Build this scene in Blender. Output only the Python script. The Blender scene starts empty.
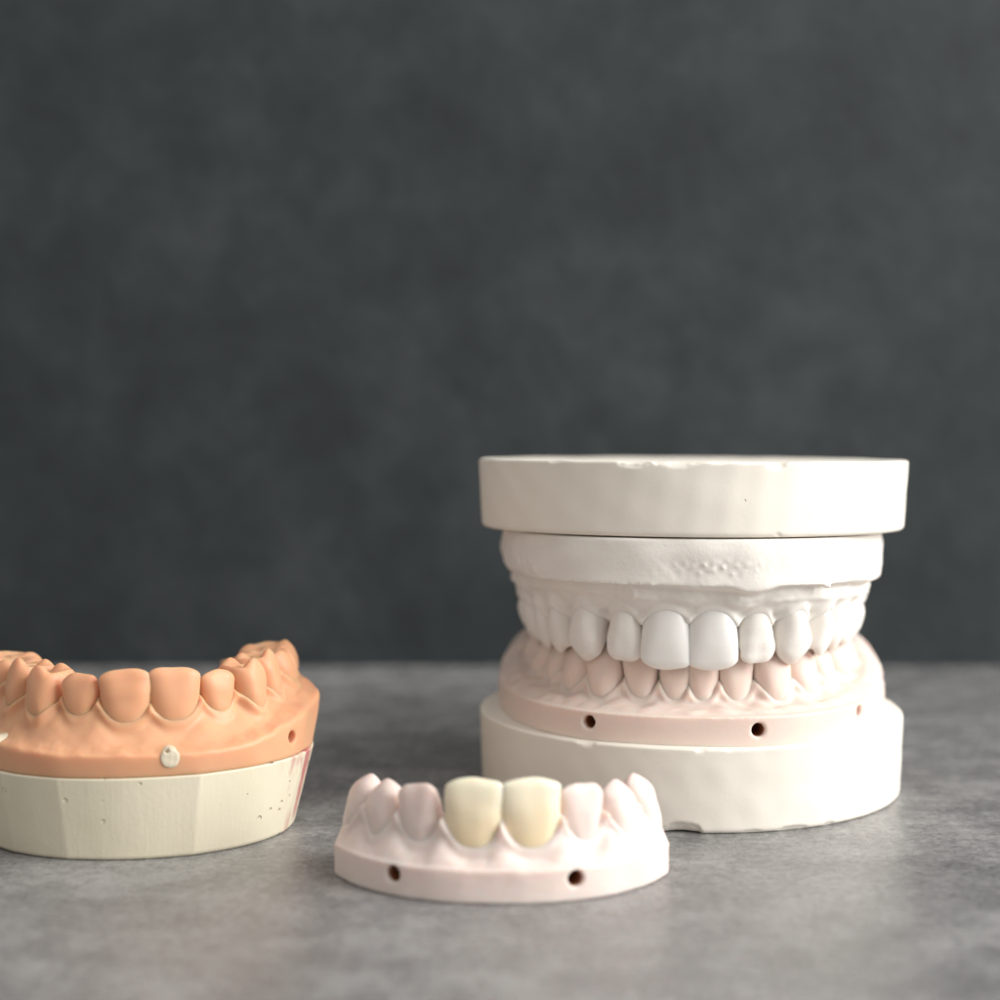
import bpy, math
import numpy as np
from mathutils import Vector, Matrix

# =====================================================================
# camera, world, lamps, exposure   (all geometry is written in mm and scaled to metres)
# =====================================================================
MM = 0.001
sc = bpy.context.scene
FPX, EYE, PITCH = 1800.0, 77.3, math.radians(4.1)

cam_d = bpy.data.cameras.new('camera')
cam = bpy.data.objects.new('camera', cam_d)
sc.collection.objects.link(cam)
cam.location = (0, 0, EYE * MM)
cam.rotation_euler = (math.radians(90) - PITCH, 0, 0)
cam_d.sensor_fit = 'HORIZONTAL'
cam_d.sensor_width = 36
cam_d.lens = 36 * FPX / 1000
cam_d.clip_start = 0.01
cam_d.clip_end = 20
cam_d.dof.use_dof = True
cam_d.dof.focus_distance = 0.297
cam_d.dof.aperture_fstop = 9.5
sc.camera = cam

world = bpy.data.worlds.new('World')
sc.world = world
world.use_nodes = True
wn = world.node_tree
wn.nodes['Background'].inputs[0].default_value = (1.0, 0.965, 0.93, 1)
wn.nodes['Background'].inputs[1].default_value = 0.49


def area(name, loc, target, size, energy, color):
    d = bpy.data.lights.new(name, 'AREA')
    d.shape = 'RECTANGLE'
    d.size, d.size_y = size
    d.energy = energy
    d.color = color
    o = bpy.data.objects.new(name, d)
    o.location = loc
    o.rotation_euler = (Vector(target) - Vector(loc)).to_track_quat('-Z', 'Y').to_euler()
    sc.collection.objects.link(o)
    return o


area('window_light', (0.85, 0.02, 0.46), (0.0, 0.32, 0.02), (0.8, 0.7), 16.5, (1.0, 0.985, 0.965))
area('ceiling_light', (0.10, 0.20, 1.1), (0.0, 0.32, 0.0), (0.7, 0.5), 2.0, (1.0, 0.98, 0.95))

sc.view_settings.view_transform = 'Standard'
sc.view_settings.look = 'None'
sc.view_settings.exposure = 0.0
sc.view_settings.gamma = 1.0
sc.view_settings.use_curve_mapping = False
sc.cycles.use_denoising = True
sc.cycles.max_bounces = 8

# =====================================================================
# materials
# =====================================================================
def mat_new(name):
    m = bpy.data.materials.new(name)
    m.use_nodes = True
    nt = m.node_tree
    b = nt.nodes['Principled BSDF']
    return m, nt, b


def N(nt, typ, **kw):
    n = nt.nodes.new(typ)
    for k, v in kw.items():
        if k.startswith('i_'):
            n.inputs[k[2:].replace('_', ' ')].default_value = v
        else:
            setattr(n, k, v)
    return n


def ramp(nt, fac, stops):
    r = nt.nodes.new('ShaderNodeValToRGB')
    while len(r.color_ramp.elements) < len(stops):
        r.color_ramp.elements.new(0.5)
    for e, (p, c) in zip(r.color_ramp.elements, stops):
        e.position = p
        e.color = (*c, 1) if len(c) == 3 else c
    nt.links.new(fac, r.inputs[0])
    return r


def bump_chain(nt, b, items):
    """items: (height socket, distance in mm)"""
    prev = None
    for h, dist in items:
        bp = nt.nodes.new('ShaderNodeBump')
        bp.inputs['Strength'].default_value = 1.0
        bp.inputs['Distance'].default_value = dist * MM
        nt.links.new(h, bp.inputs['Height'])
        if prev:
            nt.links.new(prev.outputs[0], bp.inputs['Normal'])
        prev = bp
    nt.links.new(prev.outputs[0], b.inputs['Normal'])


def pits(nt, vec, per_m, keep, rad):
    """sparse round pits: 0 on the surface, -1 at the bottom of a pit"""
    v = N(nt, 'ShaderNodeTexVoronoi', i_Scale=per_m, i_Randomness=1.0)
    nt.links.new(vec, v.inputs['Vector'])
    sep = N(nt, 'ShaderNodeSeparateColor')
    nt.links.new(v.outputs['Color'], sep.inputs[0])
    # radius differs per cell, most cells have none
    r = N(nt, 'ShaderNodeMapRange')
    r.inputs['From Min'].default_value = keep
    r.inputs['From Max'].default_value = 1.0
    r.inputs['To Min'].default_value = 0.0
    r.inputs['To Max'].default_value = rad
    nt.links.new(sep.outputs[0], r.inputs['Value'])
    add = N(nt, 'ShaderNodeMath', operation='ADD')
    add.inputs[1].default_value = 1e-4
    nt.links.new(r.outputs[0], add.inputs[0])
    dv = N(nt, 'ShaderNodeMath', operation='DIVIDE')
    nt.links.new(v.outputs['Distance'], dv.inputs[0])
    nt.links.new(add.outputs[0], dv.inputs[1])
    mr = N(nt, 'ShaderNodeMapRange', interpolation_type='SMOOTHSTEP')
    mr.inputs['From Min'].default_value = 0.55
    mr.inputs['From Max'].default_value = 1.0
    mr.inputs['To Min'].default_value = -1.0
    mr.inputs['To Max'].default_value = 0.0
    nt.links.new(dv.outputs[0], mr.inputs['Value'])
    return mr.outputs[0]


def plaster(name, col, col2, rough=0.75, grain=0.05, with_pits=False, pit_r=0.0, brush=False, sss=0.0, sss_col=(1, .6, .4), stain=None):
    m, nt, b = mat_new(name)
    tc = N(nt, 'ShaderNodeTexCoord')
    P = tc.outputs['Object']
    n1 = N(nt, 'ShaderNodeTexNoise', i_Scale=90.0, i_Detail=5.0, i_Roughness=0.6)
    nt.links.new(P, n1.inputs['Vector'])
    cr = ramp(nt, n1.outputs[0], [(0.3, col2), (0.7, col)])
    color = cr.outputs[0]
    b.inputs['Roughness'].default_value = rough
    b.inputs['Specular IOR Level'].default_value = 0.35
    n2 = N(nt, 'ShaderNodeTexNoise', i_Scale=1500.0, i_Detail=4.0, i_Roughness=0.6)
    nt.links.new(P, n2.inputs['Vector'])
    n3 = N(nt, 'ShaderNodeTexNoise', i_Scale=320.0, i_Detail=3.0)
    nt.links.new(P, n3.inputs['Vector'])
    items = [(n3.outputs[0], grain * 2.0), (n2.outputs[0], grain)]
    if brush:
        mp = N(nt, 'ShaderNodeMapping')
        mp.inputs['Scale'].default_value = (1, 1, 0.04)
        nt.links.new(P, mp.inputs[0])
        nb = N(nt, 'ShaderNodeTexNoise', i_Scale=1800.0, i_Detail=2.0)
        nt.links.new(mp.outputs[0], nb.inputs['Vector'])
        items.append((nb.outputs[0], grain * 0.9))
    if with_pits:
        items.append((pits(nt, P, 260.0, 0.80, 0.30), 0.5))
        items.append((pits(nt, P, 520.0, 0.80, 0.30), 0.25))
    if pit_r:
        items.append((pits(nt, P, 330.0, 0.90, pit_r), 0.2))
    if stain:
        color = stain(nt, P, color)
    nt.links.new(color, b.inputs['Base Color'])
    if sss:
        b.inputs['Subsurface Weight'].default_value = sss
        b.inputs['Subsurface Radius'].default_value = sss_col
        b.inputs['Subsurface Scale'].default_value = 1.0 * MM
    bump_chain(nt, b, items)
    return m


def red_pencil(nt, P, color, x0=0.0205, amount=0.85):
    """red pencil smears on the trimmed right flank of the base"""
    sx = N(nt, 'ShaderNodeSeparateXYZ')
    nt.links.new(P, sx.inputs[0])
    mp = N(nt, 'ShaderNodeMapping')
    mp.inputs['Scale'].default_value = (2.2, 2.2, 0.5)
    mp.inputs['Rotation'].default_value = (0.25, 0, 0)
    nt.links.new(P, mp.inputs[0])
    n = N(nt, 'ShaderNodeTexNoise', i_Scale=130.0, i_Detail=4.0, i_Roughness=0.65)
    nt.links.new(mp.outputs[0], n.inputs['Vector'])
    a = N(nt, 'ShaderNodeMapRange')
    a.inputs['From Min'].default_value = x0
    a.inputs['From Max'].default_value = x0 + 0.005
    nt.links.new(sx.outputs[0], a.inputs['Value'])
    c = N(nt, 'ShaderNodeMapRange')
    c.inputs['From Min'].default_value = 0.50
    c.inputs['From Max'].default_value = 0.62
    nt.links.new(n.outputs[0], c.inputs['Value'])
    mu = N(nt, 'ShaderNodeMath', operation='MULTIPLY')
    nt.links.new(a.outputs[0], mu.inputs[0])
    nt.links.new(c.outputs[0], mu.inputs[1])
    mu2 = N(nt, 'ShaderNodeMath', operation='MULTIPLY')
    mu2.inputs[1].default_value = amount
    nt.links.new(mu.outputs[0], mu2.inputs[0])
    mx = N(nt, 'ShaderNodeMix', data_type='RGBA')
    nt.links.new(mu2.outputs[0], mx.inputs['Factor'])
    nt.links.new(color, mx.inputs['A'])
    mx.inputs['B'].default_value = (0.50, 0.12, 0.13, 1)
    return mx.outputs['Result']


M = {}
M['plate'] = plaster('mounting_plaster', (0.87, 0.825, 0.74), (0.85, 0.80, 0.71), 0.8, 0.018, pit_r=0.16)
M['white'] = plaster('white_plaster', (0.86, 0.82, 0.765), (0.83, 0.79, 0.735), 0.78, 0.05, sss=0.25, sss_col=(1.2, .8, .6))
M['cream'] = plaster('cream_stone', (0.76, 0.70, 0.55), (0.72, 0.66, 0.50), 0.6, 0.03, with_pits=True, brush=True, stain=red_pencil)
M['orange'] = plaster('orange_resin', (0.755, 0.415, 0.245), (0.72, 0.385, 0.22), 0.42, 0.012, sss=0.65, sss_col=(2.8, .6, .22), stain=lambda a, b, c: red_pencil(a, b, c, 0.0275, 0.4))
M['pink'] = plaster('pink_resin', (0.83, 0.69, 0.615), (0.80, 0.655, 0.58), 0.5, 0.025, sss=0.5, sss_col=(2.0, .7, .4))
M['pink2'] = plaster('pale_pink_resin', (0.84, 0.715, 0.66), (0.81, 0.68, 0.625), 0.5, 0.02, sss=0.5, sss_col=(2.0, .7, .4))
M['veneer'] = plaster('white_ceramic', (0.86, 0.845, 0.81), (0.85, 0.835, 0.80), 0.35, 0.004, sss=0.4, sss_col=(1., .8, .6))  # ceramic of the two white front crowns
M['plug'] = plaster('cream_filling', (0.72, 0.65, 0.50), (0.68, 0.60, 0.46), 0.5, 0.01)


def ceramic():
    m, nt, b = mat_new('ivory_ceramic')
    tc = N(nt, 'ShaderNodeTexCoord')
    P = tc.outputs['Object']
    sx = N(nt, 'ShaderNodeSeparateXYZ')
    nt.links.new(P, sx.inputs[0])
    mr = N(nt, 'ShaderNodeMapRange')
    mr.inputs['From Min'].default_value = 0.006
    mr.inputs['From Max'].default_value = 0.018
    nt.links.new(sx.outputs[2], mr.inputs['Value'])
    n = N(nt, 'ShaderNodeTexNoise', i_Scale=260.0, i_Detail=3.0)
    nt.links.new(P, n.inputs['Vector'])
    ad = N(nt, 'ShaderNodeMath', operation='MULTIPLY_ADD')
    ad.inputs[1].default_value = 0.35
    nt.links.new(n.outputs[0], ad.inputs[0])
    nt.links.new(mr.outputs[0], ad.inputs[2])
    cr = ramp(nt, ad.outputs[0], [(0.1, (0.93, 0.71, 0.45)), (0.7, (0.93, 0.79, 0.57)), (1.0, (0.93, 0.85, 0.67))])
    nt.links.new(cr.outputs[0], b.inputs['Base Color'])
    b.inputs['Roughness'].default_value = 0.33
    b.inputs['Subsurface Weight'].default_value = 0.6
    b.inputs['Subsurface Radius'].default_value = (1.6, 1.0, 0.5)
    b.inputs['Subsurface Scale'].default_value = MM
    b.inputs['Coat Weight'].default_value = 0.35
    nt.nodes['Principled BSDF'].inputs['Coat Roughness'].default_value = 0.25
    bump_chain(nt, b, [(n.outputs[0], 0.05)])
    return m


M['ceramic'] = ceramic()
M['hole'] = plaster('hole_shade_brown', (0.34, 0.13, 0.055), (0.22, 0.07, 0.03), 0.7, 0.02)  # dark brown stands in for the shade deep in the drilled holes


def slab_material(name, stops, rough, scale_big, mid, fine, weights, bump_mm, spec):
    m, nt, b = mat_new(name)
    tc = N(nt, 'ShaderNodeTexCoord')
    P = tc.outputs['Object']
    n1 = N(nt, 'ShaderNodeTexNoise', i_Scale=scale_big, i_Detail=6.0, i_Roughness=0.6, i_Distortion=0.5)
    nm = N(nt, 'ShaderNodeTexNoise', i_Scale=mid, i_Detail=5.0, i_Roughness=0.65)
    n2 = N(nt, 'ShaderNodeTexNoise', i_Scale=fine, i_Detail=5.0, i_Roughness=0.75)
    n3 = N(nt, 'ShaderNodeTexNoise', i_Scale=fine * 3.0, i_Detail=3.0, i_Roughness=0.6)
    for n in (n1, nm, n2, n3):
        nt.links.new(P, n.inputs['Vector'])
    prev = None
    for n, w in zip((n1, nm, n2), weights):
        a = N(nt, 'ShaderNodeMath', operation='MULTIPLY_ADD')
        a.inputs[1].default_value = w
        nt.links.new(n.outputs[0], a.inputs[0])
        a.inputs[2].default_value = 0.0
        if prev:
            nt.links.new(prev.outputs[0], a.inputs[2])
        prev = a
    cr = ramp(nt, prev.outputs[0], stops)
    nt.links.new(cr.outputs[0], b.inputs['Base Color'])
    rr = N(nt, 'ShaderNodeMapRange')
    rr.inputs['From Min'].default_value = 0.3
    rr.inputs['From Max'].default_value = 0.7
    rr.inputs['To Min'].default_value = rough - 0.08
    rr.inputs['To Max'].default_value = rough + 0.10
    nt.links.new(nm.outputs[0], rr.inputs['Value'])
    nt.links.new(rr.outputs[0], b.inputs['Roughness'])
    b.inputs['Specular IOR Level'].default_value = spec
    bump_chain(nt, b, [(n2.outputs[0], bump_mm), (n3.outputs[0], bump_mm * 0.35)])
    return m


M['table'] = slab_material('grey_stone_tabletop', [(0.36, (0.10, 0.10, 0.102)), (0.5, (0.245, 0.243, 0.243)), (0.64, (0.44, 0.436, 0.43))],
                           0.25, 14.0, 110.0, 650.0, (0.30, 0.30, 0.40), 0.22, 0.62)
M['wall'] = slab_material('dark_slate_wall', [(0.32, (0.015, 0.019, 0.0205)), (0.5, (0.031, 0.0375, 0.0395)), (0.68, (0.058, 0.066, 0.069))],
                          0.62, 11.0, 40.0, 140.0, (0.36, 0.42, 0.22), 0.3, 0.3)

# =====================================================================
# mesh helpers
# =====================================================================
def obj(name, mat, parent=None, verts=None, faces=None, smooth=True, loc=None):
    me = bpy.data.meshes.new(name)
    v = np.asarray(verts, np.float64) * MM
    me.from_pydata(v.tolist(), [], faces.tolist() if isinstance(faces, np.ndarray) else faces)
    me.materials.append(mat)
    me.polygons.foreach_set('use_smooth', [smooth] * len(me.polygons))
    me.update()
    o = bpy.data.objects.new(name, me)
    sc.collection.objects.link(o)
    if parent:
        o.parent = parent
    if loc:
        o.location = loc
    return o


def thing(name, label, cat, loc, rot=(0, 0, 0), group=None):
    o = bpy.data.objects.new(name, None)
    o.empty_display_size = 0.01
    sc.collection.objects.link(o)
    o.location = [c * MM for c in loc]
    o.rotation_euler = rot
    o['label'] = label
    o['category'] = cat
    if group:
        o['group'] = group
    return o


def surface_nets(F, origin, h):
    """closed quad mesh of F<0 on a regular grid"""
    F = F.astype(np.float32).copy()
    for ax in range(3):
        sl = [slice(None)] * 3
        for e in (0, -1):
            sl[ax] = e
            F[tuple(sl)] = np.maximum(F[tuple(sl)], h * 0.5)
    F[F == 0] = 1e-6
    nx, ny, nz = F.shape
    inside = F < 0
    cnt = np.zeros((nx - 1, ny - 1, nz - 1), np.int8)
    for i in (0, 1):
        for j in (0, 1):
            for k in (0, 1):
                cnt += inside[i:nx - 1 + i, j:ny - 1 + j, k:nz - 1 + k]
    act = (cnt > 0) & (cnt < 8)
    idx = -np.ones(act.shape, np.int64)
    ci, cj, ck = np.nonzero(act)
    n = len(ci)
    idx[ci, cj, ck] = np.arange(n)
    acc = np.zeros((n, 3))
    num = np.zeros(n)
    corners = [(i, j, k) for i in (0, 1) for j in (0, 1) for k in (0, 1)]
    for a in corners:
        for ax in range(3):
            if a[ax] == 0:
                bb = list(a)
                bb[ax] = 1
                fa = F[ci + a[0], cj + a[1], ck + a[2]]
                fb = F[ci + bb[0], cj + bb[1], ck + bb[2]]
                cr = (fa < 0) != (fb < 0)
                t = np.where(cr, fa / np.where(cr, fa - fb, 1), 0)
                p = np.array(a, float)[None, :].repeat(n, 0)
                p[:, ax] += t
                acc += p * cr[:, None]
                num += cr
    V = (np.stack([ci, cj, ck], 1) + acc / num[:, None]) * h + np.array(origin)
    quads = []
    for ax in range(3):
        u, v = (ax + 1) % 3, (ax + 2) % 3
        s0 = [slice(1, -1)] * 3
        s1 = [slice(1, -1)] * 3
        s0[ax] = slice(0, F.shape[ax] - 1)
        s1[ax] = slice(1, F.shape[ax])
        A, B = inside[tuple(s0)], inside[tuple(s1)]
        off = [1, 1, 1]
        off[ax] = 0
        for flip, msk in ((False, A & ~B), (True, ~A & B)):
            g = np.stack(np.nonzero(msk), 1) + np.array(off)
            q = []
            for du, dv in ((-1, -1), (0, -1), (0, 0), (-1, 0)):
                c = g.copy()
                c[:, u] += du
                c[:, v] += dv
                q.append(idx[c[:, 0], c[:, 1], c[:, 2]])
            q = np.stack(q, 1)
            quads.append(q[:, ::-1] if flip else q)
    Q = np.concatenate(quads)
    # two light smoothing passes (Taubin) remove grid stepping
    e = np.concatenate([Q[:, [0, 1]], Q[:, [1, 2]], Q[:, [2, 3]], Q[:, [3, 0]]])
    for lam in (0.5, -0.52, 0.5, -0.52):
        S = np.zeros_like(V)
        C = np.zeros(n)
        for c in range(3):
            S[:, c] = np.bincount(e[:, 0], V[e[:, 1], c], n) + np.bincount(e[:, 1], V[e[:, 0], c], n)
        C = np.bincount(e[:, 0], minlength=n) + np.bincount(e[:, 1], minlength=n)
        V = V + lam * (S / np.maximum(C, 1)[:, None] - V)
    return V, Q


def smin(a, b, k):
    h = np.clip(0.5 + 0.5 * (b - a) / k, 0, 1)
    return b * (1 - h) + a * h - k * h * (1 - h)


def smax(a, b, k):
    return -smin(-a, -b, k)


def sstep(x, a, b):
    t = np.clip((x - a) / (b - a), 0, 1)
    return t * t * (3 - 2 * t)


def fnoise(seed, scale, *P, n=7):
    """cheap band-limited noise in about -1..1, feature size = scale (mm)"""
    r = np.random.RandomState(int(seed) % 100000)
    out = 0
    for _ in range(n):
        k = r.normal(size=len(P))
        k = k / np.linalg.norm(k) * (2 * math.pi / scale) * r.uniform(0.5, 1.5)
        ph = r.uniform(0, 6.28)
        q = ph
        for c, p in zip(k, P):
            q = q + c * p
        out = out + np.sin(q)
    return out / math.sqrt(n) * 0.8


# =====================================================================
# dental arches
# =====================================================================
class Arch:
    """plan curve of the tooth row; front at (0, y0), legs run to +y.
    s = signed arc length (0 in the middle, + to +x), n = outward offset"""

    def __init__(self, a, b, y0, m=2.25, tail=30):
        t = np.linspace(0, math.pi / 2, 400)
        x = a * np.sin(t) ** (2 / m)
        y = y0 + b * (1 - np.cos(t) ** (2 / m))
        x = np.append(x, a)
        y = np.append(y, y0 + b + tail)
        s = np.concatenate([[0], np.cumsum(np.hypot(np.diff(x), np.diff(y)))])
        S = np.linspace(0, s[-1], 260)
        x, y = np.interp(S, s, x), np.interp(S, s, y)
        self.S = np.concatenate([-S[:0:-1], S])
        self.X = np.concatenate([-x[:0:-1], x])
        self.Y = np.concatenate([y[:0:-1], y])
        self.a, self.b, self.y0 = a, b, y0
        g = np.stack([np.gradient(self.X, self.S), np.gradient(self.Y, self.S)], 1)
        self.T = g / np.linalg.norm(g, axis=1)[:, None]
        self.Nv = np.stack([self.T[:, 1], -self.T[:, 0]], 1)

    def at(self, s):
        f = lambda A: np.interp(s, self.S, A)
        p = np.array([f(self.X), f(self.Y)])
        t = np.array([f(self.T[:, 0]), f(self.T[:, 1])])
        t /= np.linalg.norm(t)
        return p, t, np.array([t[1], -t[0]])

    def sn(self, x, y):
        sh = x.shape
        x, y = x.ravel(), y.ravel()
        s = np.zeros(x.shape)
        nn = np.zeros(x.shape)
        for i in range(0, len(x), 20000):
            dx = x[i:i + 20000, None] - self.X[None]
            dy = y[i:i + 20000, None] - self.Y[None]
            d = dx * dx + dy * dy
            j = d.argmin(1)
            r = np.arange(len(j))
            tx, ty = self.T[j, 0], self.T[j, 1]
            s[i:i + 20000] = self.S[j] + dx[r, j] * tx + dy[r, j] * ty
            sg = dx[r, j] * self.Nv[j, 0] + dy[r, j] * self.Nv[j, 1]
            nn[i:i + 20000] = np.sign(sg) * np.sqrt(np.maximum(d[r, j] - (dx[r, j] * tx + dy[r, j] * ty) ** 2, 0))
        return s.reshape(sh), nn.reshape(sh)


KN = np.array([-0.5, 0.0, 0.15, 0.35, 0.6, 0.85, 1.0, 1.15])
PROFILE = {
    # half width, labial v, lingual v at the knots above (fractions of W/2, and of depth D)
    'incisor': (np.array([.62, .78, .87, .95, .99, 1.0, .985, .96]),
                np.array([.42, .50, .54, .53, .47, .36, .27, .2]),
                np.array([-.42, -.50, -.46, -.30, -.10, .03, .08, .1])),
    'canine': (np.array([.60, .76, .85, .94, .99, .93, .80, .6]),
               np.array([.42, .50, .55, .55, .50, .38, .22, .12]),
               np.array([-.42, -.50, -.50, -.38, -.20, -.06, .0, .0])),
    'premolar': (np.array([.60, .76, .85, .94, 1.0, .97, .90, .8]),
                 np.array([.42, .49, .53, .53, .48, .38, .30, .2]),
                 np.array([-.42, -.49, -.53, -.53, -.50, -.42, -.34, -.25])),
    'molar': (np.array([.65, .80, .87, .95, 1.0, .96, .90, .8]),
              np.array([.42, .48, .52, .52, .48, .40, .33, .2]),
              np.array([-.42, -.48, -.52, -.53, -.50, -.44, -.36, -.25])),
}


class Tooth:
    def __init__(self, kind, W, D, H, s, arch, z0, off=0.0, tip=0.0, torque=0.0, spin=0.0, seed=0, wear=0.0, side=1, round_=1.0, neck=1.0, noise=0.06):
        self.noise = noise
        self.kind, self.W, self.D, self.H = kind, W, D, H
        self.s, self.seed, self.wear, self.side, self.round = s, seed, wear, side, round_
        self.neck = neck
        p, t, n = arch.at(s)
        p = p + n * off
        R0 = Matrix(((t[0], n[0], 0), (t[1], n[1], 0), (0, 0, 1)))
        # spin about the long axis, torque (crown outward), tip (mesio-distal lean)
        R = R0 @ Matrix.Rotation(spin, 3, 'Z') @ Matrix.Rotation(-torque, 3, 'X') @ Matrix.Rotation(tip, 3, 'Y')
        self.R = np.array(R)
        self.o = np.array([p[0], p[1], z0])

    def f(self, x, y, z, root=0.42, noise=None):
        dx, dy, dz = x - self.o[0], y - self.o[1], z - self.o[2]
        R = self.R
        u = dx * R[0, 0] + dy * R[1, 0] + dz * R[2, 0]
        v = dx * R[0, 1] + dy * R[1, 1] + dz * R[2, 1]
        w = dx * R[0, 2] + dy * R[1, 2] + dz * R[2, 2]
        H, W, D = self.H, self.W, self.D
        hw, lab, lin = PROFILE[self.kind]
        t = w / H
        ip = lambda A: np.interp(t, KN, A)
        # smooth the piecewise-linear profile a little
        def ips(A):
            e = 0.09
            return (np.interp(t - e, KN, A) + 2 * np.interp(t, KN, A) + np.interp(t + e, KN, A)) / 4
        a = ips(hw) * W / 2
        if self.neck != 1.0:
            a = a * (1 - (1 - self.neck) * np.clip(1 - t / 0.6, 0, 1.3))
        vl, vg = ips(lab) * D, ips(lin) * D
        rs = np.random.RandomState(self.seed)
        uu = u / a
        if self.kind == 'incisor':
            vl = vl - 1.1 * self.noise * np.cos(uu * 5.2) * sstep(t, 0.25, 0.8)
        if self.kind == 'molar':
            vl = vl - 0.75 * np.exp(-(u / (0.10 * W)) ** 2) * sstep(t, 0.15, 0.7)
            vg = vg + 0.6 * np.exp(-(u / (0.10 * W)) ** 2) * sstep(t, 0.3, 0.8)
        c, b = (vl + vg) / 2, np.maximum((vl - vg) / 2, 0.35)
        vv = (v - c) / b
        ex = 2.3 if self.kind in ('incisor', 'canine') else 2.6
        ev = np.where(vv > 0, 2.2, 2.0) if self.kind in ('incisor', 'canine') else 2.5
        rho = (np.abs(uu) ** ex + np.abs(vv) ** ev) ** (1 / 2.3)
        m = np.minimum(a, b)
        side = (rho - 1) * m * np.where(rho > 1, 1.0, 1.0)
        # incisal / occlusal surface
        x_ = u * self.side   # + is distal
        if self.kind == 'incisor':
            top = H - 0.10 * H * self.round * np.clip(x_ / (W / 2), 0, 1.4) ** 3 \
                - 0.045 * H * self.round * np.clip(-x_ / (W / 2), 0, 1.4) ** 4 - 0.25 * np.abs(v - 0.2 * D) \
                + 0.07 * np.cos(uu * 5.2 + self.seed)
            k = 1.0
        elif self.kind == 'canine':
            top = H - (0.62 - self.wear) * (np.sqrt((x_ + 0.06 * W) ** 2 + 0.5) - 0.7) - 0.35 * np.abs(v - 0.1 * D) \
                - 0.05 * np.clip(x_, 0, 9) ** 2
            k = 1.0
        elif self.kind == 'premolar':
            g = lambda u0, v0, su, sv: np.exp(-((x_ - u0 * W) / (su * W)) ** 2 - ((v - v0 * D) / (sv * D)) ** 2)
            top = H - 2.9 + (2.9 - self.wear) * g(0, .30, .34, .21) + (2.2 - self.wear) * g(-.03, -.28, .32, .20) \
                + 1.0 * g(.42, 0, .10, .3) + 1.0 * g(-.42, 0, .10, .3)
            k = 0.8
        else:
            g = lambda u0, v0, su, sv: np.exp(-((x_ - u0 * W) / (su * W)) ** 2 - ((v - v0 * D) / (sv * D)) ** 2)
            top = H - 2.5 + (2.3 - self.wear) * (g(-.25, .30, .19, .19) + g(.25, .30, .18, .19)) \
                + (2.1 - self.wear) * (g(-.25, -.28, .20, .19) + g(.25, -.28, .17, .18)) \
                + 0.6 * g(0.0, 0.0, .2, .1) + .8 * g(.46, 0, .08, .3) + .8 * g(-.46, 0, .08, .3)
            k = 0.8
        F = smax(side, (w - top) * 0.85, k)
        F = smax(F, -w - root * H, 1.0)
        F = F + self.noise * fnoise(self.seed + 50, 4.0, u, v, w, n=4)
        return F

    def box(self, pad=1.0):
        r = max(self.W, self.D) * 0.62 + pad
        tilt = abs(self.R[0, 2]) + abs(self.R[1, 2])
        r += tilt * self.H * 0.8
        return (self.o[0] - r, self.o[0] + r, self.o[1] - r, self.o[1] + r, self.o[2] - 0.5 * self.H - pad, self.o[2] + self.H + pad)


def grid(b, h):
    ax = [np.arange(b[2 * i], b[2 * i + 1] + h, h) for i in range(3)]
    return ax


def tooth_mesh(T, h, post=None):
    ax = grid(T.box(), h)
    x, y, z = np.meshgrid(*ax, indexing='ij', sparse=True)
    x, y, z = np.broadcast_arrays(x, y, z)
    F = T.f(x, y, z)
    if post is not None:
        F = post(F, x, y, z)
    return surface_nets(F, (ax[0][0], ax[1][0], ax[2][0]), h)


def make_row(arch, spec, z0, seed=0, gap=0.93, mid=0.3, skip=()):
    """spec: list of (kind, W, D, H, dz, off, tip, torque, spin, wear) per side, central outward.
    returns list of (index, side, Tooth)"""
    out = []
    for side in (-1, 1):
        s = -mid
        sp = spec[side] if isinstance(spec, dict) else spec
        for i, q in enumerate(sp):
            kind, W, D, H, dz, off, tip, torque, spin, wear = q[:10]
            kw = q[10] if len(q) > 10 else {}
            jr = np.random.RandomState(seed * 17 + i * 5 + (side > 0))
            ji = 0.0 if i == 0 else 1.0
            tip, spin = tip + ji * math.radians(jr.uniform(-3, 3)), spin + ji * math.radians(jr.uniform(-6, 6))
            dz, off = dz + ji * jr.uniform(-.25, .25), off + ji * jr.uniform(-.25, .25)
            s += W * gap / 2
            out.append((i, side, Tooth(kind, W, D, H, side * s, arch, z0 + dz, off, tip * side, torque, spin * side,
                                       seed=seed + i * 3 + (side > 0) * 31, wear=wear, side=side, **kw)))
            s += W * gap / 2
    return out


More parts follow.
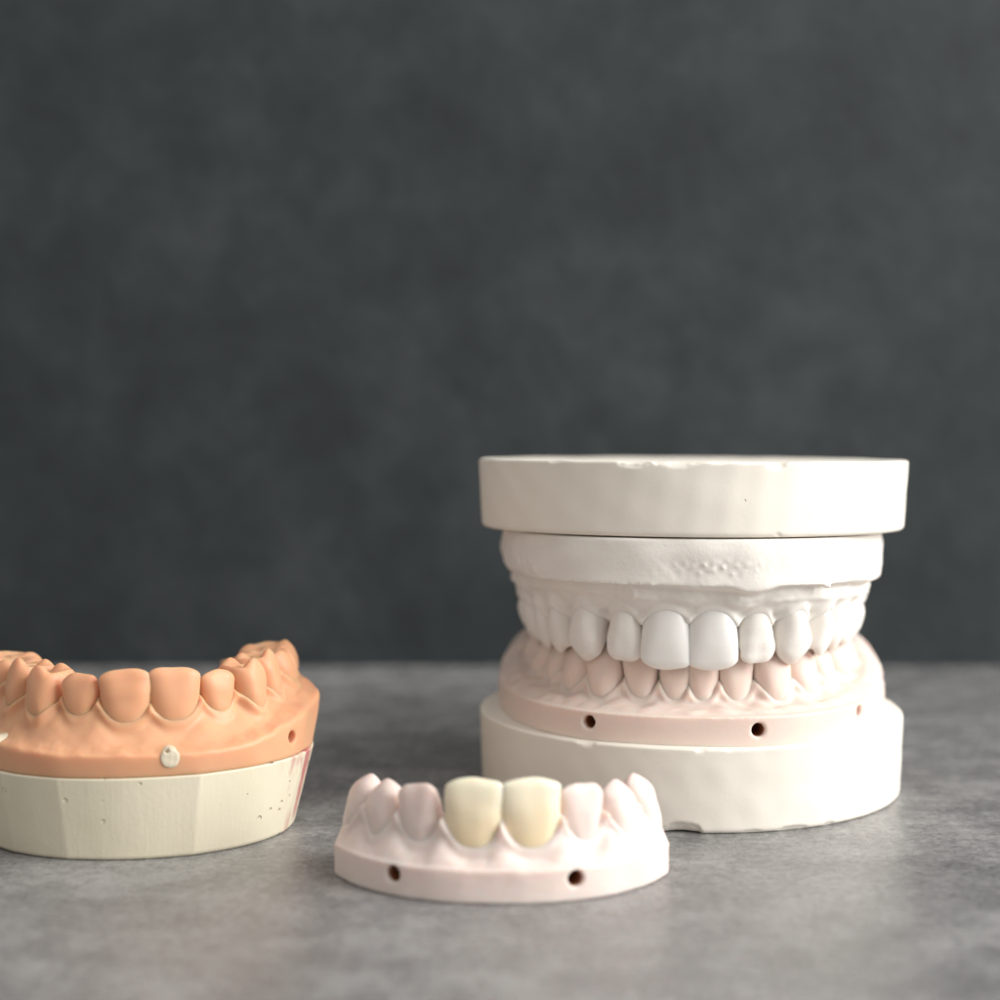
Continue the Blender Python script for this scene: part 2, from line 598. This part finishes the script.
def gum_field(arch, teeth, P, box, h):
    """P: dict of parameters; returns SDF grid, axes"""
    ax = grid(box, h)
    X2, Y2 = np.meshgrid(ax[0], ax[1], indexing='ij')
    s2, n2 = arch.sn(X2, Y2)
    s, n = s2[:, :, None], n2[:, :, None]
    x, y = X2[:, :, None], Y2[:, :, None]
    z = ax[2][None, None, :]
    # scalloped margin height along the arch, and root bulges
    zm = np.full_like(s2, -1.0)
    send = 0
    for i, side, T in teeth:
        w = T.W * 0.93
        q = np.clip(np.abs(s2 - T.s) / (w / 2), 0, 1)
        shape = 1 - q ** (P.get('sharp', 2.4) if T.kind in ('incisor', 'molar') else 1.6)      # 1 at the middle of the tooth
        papi = P['papilla'] * (1.0 if i < 5 else .7)
        m = T.o[2] + P['neck'] + papi * (1 - shape)
        zm = np.where(np.abs(s2 - T.s) <= w / 2, m, zm)
        send = max(send, abs(T.s) + w / 2)
    zback = P['z_back']
    zm = np.where(zm < 0, zback, zm)
    # blur the margin slightly along s by smoothing the 2-D map
    for _ in range(int(round(0.5 / h)) + 1):
        zm[1:-1, 1:-1] = (zm[1:-1, 1:-1] * 2 + zm[2:, 1:-1] + zm[:-2, 1:-1] + zm[1:-1, 2:] + zm[1:-1, :-2]) / 6
    zs = zm.copy()
    for _ in range(60):
        zs[1:-1, 1:-1] = (zs[2:, 1:-1] + zs[:-2, 1:-1] + zs[1:-1, 2:] + zs[1:-1, :-2]) / 4
    zm, zs = zm[:, :, None], zs[:, :, None]
    sa = np.abs(s)
    zl = P['ledge'](s) if callable(P['ledge']) else P['ledge'] + 0 * s
    zl0 = zl
    zl = zl + 0.16 * fnoise(P['seed'], 5.0, x, y, n=6) + 0.035 * P.get('lip', 1) * fnoise(P['seed'] + 1, 1.6, x, y, n=6)
    nl = P['n_ledge'](s) if callable(P['n_ledge']) else P['n_ledge']
    nm = P['n_margin'](s) if callable(P['n_margin']) else P['n_margin']
    t = np.clip((z - zl0) / np.maximum(zs - zl0, 1.5), 0, 1.3)
    # wall: hollow just above the ledge, swelling to a rolled margin
    tc = np.clip(t, 0, 1)
    # teeth on this grid: Tm = exact union, TK = blended row with long roots
    Tm = np.full(s2.shape + (len(ax[2]),), 9.0, np.float32)
    TK = Tm.copy()
    for i, side, T in teeth:
        b = list(T.box(3.0))
        b[4] -= 8
        r = [slice(max(0, np.searchsorted(ax[k], b[2 * k]) - 1), np.searchsorted(ax[k], b[2 * k + 1]) + 1) for k in range(3)]
        xx, yy, zz = np.meshgrid(ax[0][r[0]], ax[1][r[1]], ax[2][r[2]], indexing='ij')
        r = tuple(r)
        Tm[r] = np.minimum(Tm[r], T.f(xx, yy, zz))
        TK[r] = smin(TK[r], T.f(xx, yy, zz, root=1.1), P.get('web', 1.8))
    # body of the ridge, and a skin of gum drawn up over the tooth necks to the scalloped margin
    wall = nm + (nl - nm) * (1 - tc) ** P.get('pw', 1.5) - P.get('groove', 0.0) * np.exp(-((z - zl0 - 0.9) / 0.7) ** 2) \
        + P.get('fold', 0.0) * np.exp(-((z - zl0 - 3.0 - 0.3 * fnoise(P['seed'] + 9, 12.0, x, y)) / 0.6) ** 2)
    wall = wall + 0.16 * fnoise(P['seed'] + 2, 6.0, x, y, z) + 0.06 * fnoise(P['seed'] + 3, 2.0, x, y, z)
    inner = P.get('inner', -6.0)
    zf = P['floor']
    top_in = zf + (zs - P.get('sink', 1.2) - zf) * sstep(n, inner - 4, inner + 1.0)
    g = smax(n - wall, (z - top_in) * 0.8, 1.6)
    skin = smax(TK - P.get('skin', 0.42), (z - zm) * 0.75, 0.6)
    g = smin(g, skin, P.get('meld', 1.8))
    nb = P['n_band'](s) if callable(P['n_band']) else P['n_band']
    nb = nb + P.get('band_noise', 0.12) * fnoise(P['seed'] + 4, 9.0, x, y, z)
    nb = nb - P.get('belly', 0) * sstep(sa, 18, 34) * ((z - 3.6) / 4.0) ** 2
    band = smax(n - nb - P.get('band_slope', 0.0) * (zl - z), z - zl - P.get('lipslope', 0.15) * np.clip(nb - n, 0, 3), P.get('lipk', 0.8))
    band = np.maximum(band, inner - 2 - n)
    band = np.minimum(band, np.maximum(n - nb, z - zf))
    g = smin(g, band, 0.45)
    if 'extra' in P:
        g = P['extra'](g, x, y, z, s, n)
    yb = P['y_back']
    g = smax(g, (y - yb) + 0 * z, 1.0)
    g = smax(g, P['z0'] - z + 0 * g, 0.5)
    g = g.astype(np.float32)
    k = P.get('fillet', 0.8)
    S = smin(g, Tm, k)
    S = S + 0.45 * sstep(g - Tm, 0.35 * k, 1.3 * k)
    if 'cut' in P:
        S = P['cut'](S, x, y, z)
    return S, ax, s2, n2


def capsule(x, y, z, p0, d, r, L):
    """cylinder (rounded end) from p0 along unit d, for drilling"""
    px, py, pz = x - p0[0], y - p0[1], z - p0[2]
    t = np.clip(px * d[0] + py * d[1] + pz * d[2], -3, L)
    return np.sqrt((px - t * d[0]) ** 2 + (py - t * d[1]) ** 2 + (pz - t * d[2]) ** 2) - r


def hole_on_arch(arch, s, n, z):
    p, t, nv = arch.at(s)
    q = p + nv * n
    return (q[0], q[1], z), (-nv[0], -nv[1], 0.0)


def hole_shade_cup(arch, s, n, z, r, parent):
    """added open-fronted cup, its brown painting the shade inside a drilled hole, set below the surface"""
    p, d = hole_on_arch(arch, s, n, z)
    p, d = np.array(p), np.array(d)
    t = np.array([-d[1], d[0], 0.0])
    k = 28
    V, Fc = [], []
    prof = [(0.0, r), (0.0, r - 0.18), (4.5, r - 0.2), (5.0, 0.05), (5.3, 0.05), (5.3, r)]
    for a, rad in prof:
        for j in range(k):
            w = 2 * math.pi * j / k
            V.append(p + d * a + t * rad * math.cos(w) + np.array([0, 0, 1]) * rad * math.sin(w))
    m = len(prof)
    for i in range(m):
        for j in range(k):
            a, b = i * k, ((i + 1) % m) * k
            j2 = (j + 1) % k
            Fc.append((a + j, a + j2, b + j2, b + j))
    o = obj('drill_hole_shade', M['hole'], parent, V, Fc)
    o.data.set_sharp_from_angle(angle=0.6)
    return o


# =====================================================================
# the setting: tabletop and wall
# =====================================================================
def slab(name, x0, x1, y0, y1, z0, z1, mat, r=1.5):
    V = [(x, y, z) for x in (x0, x1) for y in (y0, y1) for z in (z0, z1)]
    Fc = [(0, 1, 3, 2), (4, 6, 7, 5), (0, 4, 5, 1), (2, 3, 7, 6), (0, 2, 6, 4), (1, 5, 7, 3)]
    o = obj(name, mat, None, V, Fc, smooth=False)
    bv = o.modifiers.new('bevel', 'BEVEL')
    bv.width = r * MM
    bv.segments = 3
    o['kind'] = 'structure'
    return o


WALL_Y = 471.0
slab('tabletop', -500, 620, 130, WALL_Y - 0.6, -30, 0, M['table'])
slab('wall', -500, 620, WALL_Y, WALL_Y + 25, -30, 520, M['wall'])


# =====================================================================
# round mounting plates
# =====================================================================
def round_plate(name, parent, R, z0, z1, cy, taper, chips, seed, mat, loc=None):
    """lathed plaster disc with softly worn rim and small chips; taper = radius lost at z0"""
    nseg = 900
    rad, zz = [0.0], [z0]
    rr = 0.9
    for k in range(1, 12):
        rad.append((R - taper - rr) * k / 11); zz.append(z0)
    for k in range(1, 7):
        a = k / 6 * math.pi / 2
        rad.append(R - taper - rr + rr * math.sin(a)); zz.append(z0 + rr * (1 - math.cos(a)))
    nwall = 34
    for k in range(1, nwall):
        f = k / nwall
        rad.append(R - taper * (1 - f)); zz.append(z0 + rr + (z1 - z0 - 1.5 * rr) * f)
    r2 = rr * 0.5
    for k in range(0, 8):
        a = k / 7 * math.pi / 2
        rad.append(R - r2 + r2 * math.cos(a)); zz.append(z1 - r2 + r2 * math.sin(a))
    for k in range(1, 26):
        rad.append((R - r2) * (1 - k / 26) if k > 8 else R - r2 - 0.25 * k); zz.append(z1)
    rad[-17:] = list(np.linspace(R - 3.5, 1.0, 17))
    rad.append(0.0); zz.append(z1)
    rad, zz = np.array(rad), np.array(zz)
    th = np.linspace(0, 2 * math.pi, nseg, endpoint=False)
    A, Rr = np.meshgrid(th, rad[1:-1], indexing='ij')
    Z = np.meshgrid(th, zz[1:-1], indexing='ij')[1].copy()
    x, y = Rr * np.sin(A), -Rr * np.cos(A)
    w = Rr / R
    dr = 0.08 * fnoise(seed, 26.0, x, y, Z) + 0.05 * fnoise(seed + 1, 7.0, x, y, Z)
    Rr = Rr + dr * w ** 4
    Z = Z + 0.06 * fnoise(seed + 2, 14.0, x, y) * (Z > (z0 + z1) / 2)
    # chips: (angle deg, top?, angular half width in mm, depth)
    for ang, top, hw, dep in chips:
        a0 = math.radians(ang)
        arc = ((A - a0 + math.pi) % (2 * math.pi) - math.pi) * R
        arc = arc + 0.3 * fnoise(int(ang * 7) + 3000, 1.6, x, y, Z)
        zed = (z1 if top else z0)
        d = np.sqrt((arc / hw) ** 2 + ((Z - zed) / (dep * 1.6)) ** 2 + ((Rr - R) / (dep * 1.8)) ** 2)
        f = np.clip(1 - d, 0, 1) ** 0.6
        Rr = Rr - f * dep * 0.75
        Z = Z - f * dep * 0.5 * (1 if top else -1)
    x, y = Rr * np.sin(A), cy - Rr * np.cos(A)
    m = len(rad) - 2
    V = np.stack([x.ravel(), y.ravel(), Z.ravel()], 1)
    i = np.arange(nseg)[:, None]
    j = np.arange(m - 1)[None, :]
    i2 = (i + 1) % nseg
    Q = np.stack([i * m + j, i2 * m + j, i2 * m + j + 1, i * m + j + 1], -1).reshape(-1, 4)
    V = np.vstack([V, [0, cy, z0], [0, cy, z1]])
    Fc = Q.tolist()
    c0, c1 = nseg * m, nseg * m + 1
    for k in range(nseg):
        k2 = (k + 1) % nseg
        Fc.append((c0, k2 * m, k * m))
        Fc.append((c1, k * m + m - 1, k2 * m + m - 1))
    return obj(name, mat, parent, V, Fc, loc=loc)


# =====================================================================
# articulated pair: lower cast on its round plate
# =====================================================================
R_ART = -math.asin(0.106)
ART = (31.4, 296.0)
deg = math.radians

lower = thing('lower_dental_cast', 'pale pink lower jaw model on a thick round plaster plate, under the white upper cast',
              'dental model', (ART[0], ART[1], 0), (0, 0, R_ART))
round_plate('plaster_plate', lower, 39.3, 0.0, 14.5, 39.3, 0.4,
            [(-1.5, False, 4.0, 1.2), (16, False, 3, .5), (27, False, 4.0, .6), (-26, True, 2, .5), (38, False, 2.0, .5), (3, True, 1.2, .35), (10, True, 1.6, .3)], 11, M['plate'])

LARCH = Arch(26.5, 43, 12.5, m=2.6)
I, C_, P_, M_ = 'incisor', 'canine', 'premolar', 'molar'
#            kind  W    D    H   dz   off  tip    torque   spin  wear
lspec = [(I, 5.6, 6.2, 8.8, 0.0, 0.0, deg(0), deg(4), 0, 0),
         (I, 6.0, 6.3, 8.8, 0.0, 0.0, deg(2), deg(4), 0, 0),
         (C_, 6.9, 7.6, 9.4, -0.4, 0.5, deg(4), deg(2), 0, .1),
         (P_, 7.0, 7.4, 8.6, 0.0, 0.5, deg(2), deg(-2), 0, .3),
         (P_, 7.1, 8.0, 8.0, 0.2, 0.3, deg(0), deg(-6), 0, .3),
         (M_, 11.0, 10.0, 6.8, .8, 0.3, 0, deg(-8), 0, .3),
         (M_, 10.6, 10.0, 6.6, .8, 0.3, 0, deg(-9), 0, .3)]
lteeth = make_row(LARCH, lspec, 20.6, seed=3)


def lcut(S, x, y, z):
    for s_, zz_, r_, L_ in ((-12.6, 17.6, 1.15, 7), (8.9, 17.2, 1.2, 7), (25, 18.0, 1.0, 1.2)):
        p, d = hole_on_arch(LARCH, s_, 11.0, zz_)
        S = smax(S, -capsule(x, y, z, p, d, r_, L_ + 2.2), 0.35)
    return S


LP = dict(seed=21, web=2.4, lipslope=0.5, lip=1.0, lipk=1.2, meld=1.2, neck=-0.5, papilla=4.3, fillet=1.1, bulge=1.0, z_back=27.0, z0=14.2, ledge=lambda s: 18.6 + 0.0026 * np.clip(np.abs(s) - 8, 0, 60) ** 1.9,
          pw=.9, n_ledge=lambda s: 9.6 + 0.6 * sstep(np.abs(s), 20, 45), n_margin=lambda s: 2.6 + 3.0 * sstep(np.abs(s), 22, 50),
          n_band=lambda s: 10.3 - 0.4 * sstep(np.abs(s), 15, 40), floor=19.5, inner=-5.0, y_back=66.0, hollow=0.35, roll=.3, extra=lambda g, x, y, z, s, n: smax(g, (n + 1.06 * z - 33.3) * 0.68, 2.0), sharp=2.4, cut=lcut)
S, ax, _, _ = gum_field(LARCH, lteeth, LP, (-40, 40, -1, 70, 12.5, 31.0), 0.3)
V, Q = surface_nets(S, (ax[0][0], ax[1][0], ax[2][0]), 0.3)
obj('gum_ridge', M['pink'], lower, V, Q)
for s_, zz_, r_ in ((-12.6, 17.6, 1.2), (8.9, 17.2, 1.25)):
    hole_shade_cup(LARCH, s_, 9.3, zz_, r_, lower)
for i, side, T in lteeth:
    V, Q = tooth_mesh(T, 0.2)
    obj('tooth', M['pink'], lower, V, Q)

# =====================================================================
# upper cast: built tooth side up, then turned over about its own left-right mirror
# =====================================================================
TILT = deg(2.2)
upper = thing('upper_dental_cast', 'white plaster upper jaw cast with teeth pointing down, carrying a round plaster plate on top',
              'dental model', (ART[0], ART[1], 49.8), (-TILT, 0, R_ART))
# local frame: z' = -z (teeth hang down); meshes are built in the upright frame and flipped


def flip(V, Q):
    V = V.copy()
    V[:, 2] *= -1
    return V, np.asarray(Q)[:, ::-1]


o = round_plate('plaster_plate', upper, 39.6, 0.0, 12.6, 39.8, 0.6,
                [(-14, True, 3.0, .7), (-8, True, 1.2, .4), (-3, True, 3.4, .6), (1, True, 1.8, .3), (21, True, 2.2, .8), (7, True, 2.0, .25), (14, True, 3.0, .25),
                 (8, False, .8, .5), (22, False, 1.5, .6), (-36, True, 2, .3)], 5, M['plate'])

UARCH = Arch(27.0, 44, 9.6, m=2.6)
uspec = [(I, 8.7, 7.0, 10.6, 0.2, 0.0, deg(0.5), deg(6), 0, 0, dict(round_=.9, neck=1.05, noise=0.012)),
         (I, 6.4, 6.2, 9.2, 0.5, -0.2, deg(3), deg(6), deg(4), 0, dict(round_=1.3, neck=.9)),
         (C_, 7.2, 7.8, 10.0, 0.2, 0.4, deg(8), deg(3), deg(3), 0, dict(neck=.88)),
         (P_, 6.6, 8.4, 8.6, 0.8, 0.3, deg(4), deg(-2), 0, .1, dict(neck=.85)),
         (P_, 6.7, 8.8, 8.2, 1.0, 0.2, deg(2), deg(-3), 0, .3),
         (M_, 10.0, 10.6, 7.6, 1.2, 0.3, 0, deg(-4), 0, .3),
         (M_, 9.4, 10.6, 7.0, 1.2, 0.3, 0, deg(-5), 0, .3)]
uteeth = make_row(UARCH, uspec, 12.3, seed=7)


def uextra(g, x, y, z, s, n):
    # rough flashes, a bubble blister and a second low fold
    b1 = np.sqrt(((s + 9.2) / 1.25) ** 2 + ((z - 9.6) / 1.25) ** 2)
    g = g - 0.45 * np.exp(-((b1 - 1.0) / 0.22) ** 2) * (n > 4) * (0.6 + 0.4 * np.sin(np.arctan2(z - 9.6, s + 9.2) + 1))
    b2 = np.sqrt(((s - 18.5) / 1.1) ** 2 + ((z - 8.6) / 1.2) ** 2)
    g = g - 0.5 * np.exp(-(b2 / 0.9) ** 2) * (n > 4) * (1 + 0.6 * fnoise(77, .9, x, y, z))
    rough = np.exp(-((s - 3.5) / 6.0) ** 2 - ((z - 5.2) / 1.3) ** 2)
    g = g - 0.30 * rough * np.clip(fnoise(78, 1.5, x, y, z), 0, 1) * (n > 4)
    rough = np.exp(-((s + 26) / 4.0) ** 2 - ((z - 6.2) / 1.6) ** 2)
    return g - 0.5 * rough * np.clip(fnoise(79, 2.4, x, y, z), 0, 1) * (n > 4)


UP = dict(seed=41, neck=-0.4, papilla=3.4, bulge=0.75, z_back=13.0, z0=0.25,
          ledge=lambda s: 7.2 + 1.0 * sstep(s, -9, -4) - 0.5 * sstep(np.abs(s - 4), 3, 9) + 0.9 * np.exp(-((s - 9) / 2.5) ** 2) + 0.6 * sstep(np.abs(s), 24, 34) + .3 * sstep(s, 14, 24),
          n_ledge=lambda s: 8.15 + 0.4 * sstep(np.abs(s), 20, 40), meld=1.3, n_margin=lambda s: 3.4 + 1.9 * sstep(np.abs(s), 22, 50), groove=1.1, fold=0.5,
          n_band=lambda s: 8.6 + 0.3 * sstep(np.abs(s), 22, 40), belly=1.0, floor=8.0, inner=-6.0, y_back=66.0, hollow=-0.35, roll=.45, sharp=2.6,
          band_noise=.26, fillet=.8, lipk=.5, extra=uextra)
S, ax, _, _ = gum_field(UARCH, uteeth, UP, (-40, 40, -1, 70, -1.0, 19.0), 0.3)
V, Q = surface_nets(S, (ax[0][0], ax[1][0], ax[2][0]), 0.3)
obj('gum_ridge', M['white'], upper, *flip(V, Q))
for i, side, T in uteeth:
    V, Q = tooth_mesh(T, 0.2)
    if i == 0:
        # smooth white ceramic crowns sit over the two front teeth: own things
        V, Q = flip(V, Q)
        c = V.mean(0)
        Rm = Matrix.Rotation(R_ART, 4, 'Z') @ Matrix.Rotation(-TILT, 4, 'X')
        w = Vector((ART[0], ART[1], 49.8)) + (Rm @ Vector(c))
        cr = obj('dental_crown', M['veneer'], None, V - c, Q)
        cr.location = w * MM
        cr.rotation_euler = (-TILT, 0, R_ART)
        cr['category'] = 'dental crown'
        cr['group'] = 'smooth white crowns on the upper cast'
        cr['label'] = ('smooth white crown on the upper plaster cast, the left of its two big front teeth' if side < 0 else
                       'smooth white crown on the upper plaster cast, the right of its two big front teeth')
    else:
        obj('tooth', M['white'], upper, *flip(V, Q))

# =====================================================================
# small pink segment with two ivory crowns
# =====================================================================
SM = (0.4, 256.6)
R_SM = deg(0.5)
small = thing('dental_arch_segment', 'small pale pink jaw segment lying in front, with two ivory crowns',
              'dental model', (SM[0], SM[1], 0), (0, 0, R_SM))
SARCH = Arch(24.0, 38, 6.6, m=2.45)
sspec = [(I, 8.9, 6.6, 11.4, 0.0, 0.6, deg(0.5), deg(5), 0, 0, dict(round_=.4, neck=1.12, noise=.03)),
         (I, 7.0, 6.4, 9.7, 0.2, 0.0, deg(3), deg(6), deg(4), 0, dict(round_=.9)),
         (C_, 7.0, 7.6, 9.3, 0.0, 0.3, deg(5), deg(2), deg(4), .1),
         (C_, 6.8, 8.4, 8.7, 0.2, 0.3, deg(2), deg(-3), 0, .1)]
steeth = make_row(SARCH, sspec, 6.6, seed=13)


def scut(S, x, y, z):
    for s_, zz_ in ((-12.9, 3.4), (8.5, 3.4)):
        p, d = hole_on_arch(SARCH, s_, 9.0, zz_)
        S = smax(S, -capsule(x, y, z, p, d, 1.25, 15.0), 0.3)
    # cut ends
    S = smax(S, np.abs(x) * 0.93 + (y - 18) * 0.36 - 23.6, 1.2)
    return S


SP = dict(seed=61, neck=0.4, papilla=5.0, web=2.6, bulge=0.55, z_back=9.0, z0=0.0, ledge=lambda s: 4.6 + 0.3 * sstep(np.abs(s), 14, 26),
          n_ledge=6.7, n_margin=3.1, n_band=6.9, lipk=1.5, lipslope=0.6, lip=2, meld=1.2, floor=5.0, inner=-5.5, y_back=27.0, hollow=0.3, roll=.4, sharp=2.6, pw=.95, fillet=.9, cut=scut)
S, ax, _, _ = gum_field(SARCH, steeth, SP, (-31, 31, -2.5, 29, -1.5, 14.0), 0.25)
V, Q = surface_nets(S, (ax[0][0], ax[1][0], ax[2][0]), 0.25)
obj('gum_ridge', M['pink2'], small, V, Q)
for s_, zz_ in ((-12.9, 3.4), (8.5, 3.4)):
    hole_shade_cup(SARCH, s_, 6.1, zz_, 1.3, small)
for i, side, T in steeth:
    V, Q = tooth_mesh(T, 0.16)
    if i == 0:
        cr = obj('dental_crown', M['ceramic'], None, V, Q)
        cr.location = (SM[0] * MM, SM[1] * MM, 0)
        cr.rotation_euler = (0, 0, R_SM)
        cr['category'] = 'dental crown'
        cr['group'] = 'ivory crowns on the small pink segment'
        cr['label'] = ('glossy ivory crown on the small pink segment, the left one of the pair' if side < 0 else
                       'glossy ivory crown on the small pink segment, the right one of the pair')
    else:
        obj('tooth', M['pink2'], small, V, Q)

# =====================================================================
# orange upper jaw model on a trimmed cream stone base
# =====================================================================
OR = (-54.9, 281.0)
R_OR = deg(14)
orange = thing('orange_dental_cast', 'orange jaw model with teeth up on a faceted pitted cream stone base',
               'dental model', (OR[0], OR[1], 0), (0, 0, R_OR))
OARCH = Arch(22.8, 40, 7.6, m=2.55)
ospec = [(I, 8.3, 7.0, 9.6, 0.2, 0.2, deg(0.5), deg(5), 0, 0, dict(round_=.55, neck=1.04)),
         (I, 6.2, 6.0, 8.0, 0.9, 0.0, deg(4), deg(6), deg(5), 0, dict(round_=1.3, neck=.9)),
         (P_, 6.8, 8.6, 9.4, 0.7, 0.3, deg(5), deg(3), deg(4), .1, dict(neck=.86)),
         (P_, 6.4, 8.4, 9.0, 1.5, 0.3, deg(2), deg(-2), 0, .3, dict(neck=.8)),
         (M_, 9.8, 10.6, 7.4, 2.7, 0.3, 0, deg(-4), 0, 1.0),
         (M_, 9.4, 10.6, 7.0, 2.9, 0.1, 0, deg(-5), 0, 1.1)]
oteeth = make_row(OARCH, ospec, 20.2, seed=23)

# trimmed flanks: (outward angle from -y towards +x in deg, distance at z=0, flare per mm of height)
OC = np.array([0.0, 22.0])
FAC = []
for _a in [a for a in range(-104, 105, 4) if min(abs(a - c) for c in (-50, -26, 13, 58)) > 5]:
    _h = math.hypot(26.6 * math.sin(deg(_a)), 22.2 * math.cos(deg(_a))) 
    _f = max(0, math.sin(deg(_a))) ** 2 * 0.12
    FAC.append((_a, _h - 13.4 * _f, 0.09 + 0.05 * abs(math.sin(deg(_a))) + _f))
FAC.append((180, 36, 0.0))


def facet_planes():
    out = []
    for a, d, sl in FAC:
        a = math.radians(a)
        out.append((math.sin(a), -math.cos(a), d, sl))
    return out


def ring(z, grow=0.0):
    P = facet_planes()
    pts = []
    for k in range(len(P)):
        a, b = P[k], P[(k + 1) % len(P)]
        A = np.array([[a[0], a[1]], [b[0], b[1]]])
        r = np.array([a[2] + a[3] * z + grow, b[2] + b[3] * z + grow])
        pts.append(np.linalg.solve(A, r) + OC)
    return pts


def ocut(S, x, y, z):
    for nx_, ny_, d, sl in facet_planes():
        S = smax(S, (x - OC[0]) * nx_ + (y - OC[1]) * ny_ - d - sl * z + 0.05, 0.5)
    for s_, zz_, r_, L_ in ((18.2, 16.6, 1.0, 3.6), ):
        p, d = hole_on_arch(OARCH, s_, 7.6, zz_)
        S = smax(S, -capsule(x, y, z, p, d, r_, L_ + 2.0), 0.35)
    return S


BZ = 13.4
OP = dict(seed=81, lip=0.8, lipslope=.25, neck=0.3, papilla=3.9, bulge=0.75, z_back=24.0, z0=BZ, ledge=lambda s: 17.1 + 2.0 * sstep(s, 9, 22) + 0.0045 * np.clip(np.abs(s) - 4, 0, 30) ** 1.9,
          n_ledge=lambda s: 7.4, meld=1.4, n_margin=lambda s: 3.2 + 1.0 * sstep(np.abs(s), 22, 45),
          n_band=lambda s: 9.3, floor=14.2, inner=-5.0, y_back=56.0, hollow=0.25, roll=.35, sharp=2.6, fillet=.9, cut=ocut, band_noise=.25)
S, ax, _, _ = gum_field(OARCH, oteeth, OP, (-36, 36, -3, 61, BZ - 1.5, 30.0), 0.27)
V, Q = surface_nets(S, (ax[0][0], ax[1][0], ax[2][0]), 0.27)
obj('gum_ridge', M['orange'], orange, V, Q)
for i, side, T in oteeth:
    V, Q = tooth_mesh(T, 0.17)
    obj('tooth', M['orange'], orange, V, Q)

r0, r1 = ring(0.4), ring(BZ - 0.0)
nf = len(r0)
rb = ring(0.0, -0.4)
V = [(p[0], p[1], 0.0) for p in rb] + [(p[0], p[1], 0.4) for p in r0] + [(p[0], p[1], BZ) for p in r1]
Fc = [tuple(range(nf))[::-1], tuple(range(2 * nf, 3 * nf))]
for k in range(nf):
    k2 = (k + 1) % nf
    Fc += [(k, k2, nf + k2, nf + k), (nf + k, nf + k2, 2 * nf + k2, 2 * nf + k)]
base = obj('stone_base', M['cream'], orange, V, Fc)
base.data.set_sharp_from_angle(angle=deg(7))
bv = base.modifiers.new('bevel', 'BEVEL')
bv.width = 0.8 * MM
bv.segments = 3
bv.limit_method = 'ANGLE'
bv.angle_limit = deg(8)


def plug(s_, z_, r=1.55):
    # filled drill hole: a domed disc flush with the trimmed flank, with a small burr hole at its upper rim
    (p, d) = hole_on_arch(OARCH, s_, 0.0, z_)
    p = np.array(p)
    nrm = -np.array(d)
    L = min((dd + sl * z_ - (p[0] - OC[0]) * a_ - (p[1] - OC[1]) * b_) / max(nrm[0] * a_ + nrm[1] * b_, 1e-3)
            for a_, b_, dd, sl in facet_planes() if nrm[0] * a_ + nrm[1] * b_ > 0.3)
    L = min(L, 9.3)
    p = p + nrm * (L - 1.12)
    g_ = np.arange(-2.6, 2.6, .12)
    x, y, z = np.meshgrid(g_, g_, g_, indexing='ij')
    al = x * nrm[0] + y * nrm[1]
    tn = -x * nrm[1] + y * nrm[0]
    ra = np.sqrt(tn ** 2 + z ** 2)
    f = smax(ra - r - 0.08 * fnoise(5, 2.4, x, y, z), al - 1.08 + .03 * ra ** 2 + .02 * fnoise(6, 1.2, x, y, z), .25)
    f = smax(f, -al - 1.8, .3)
    f = smax(f, -np.maximum(np.sqrt((z - 1.2) ** 2 + (tn + 0.5) ** 2) - 0.40, -al), .1)
    V, Q = surface_nets(f, (-2.6,) * 3, .12)
    return V + p, Q


for s_, z_ in ((2.2, 16.4), (-20.1, 17.3)):
    V, Q = plug(s_, z_)
    obj('filled_hole', M['plug'], orange, V, Q)
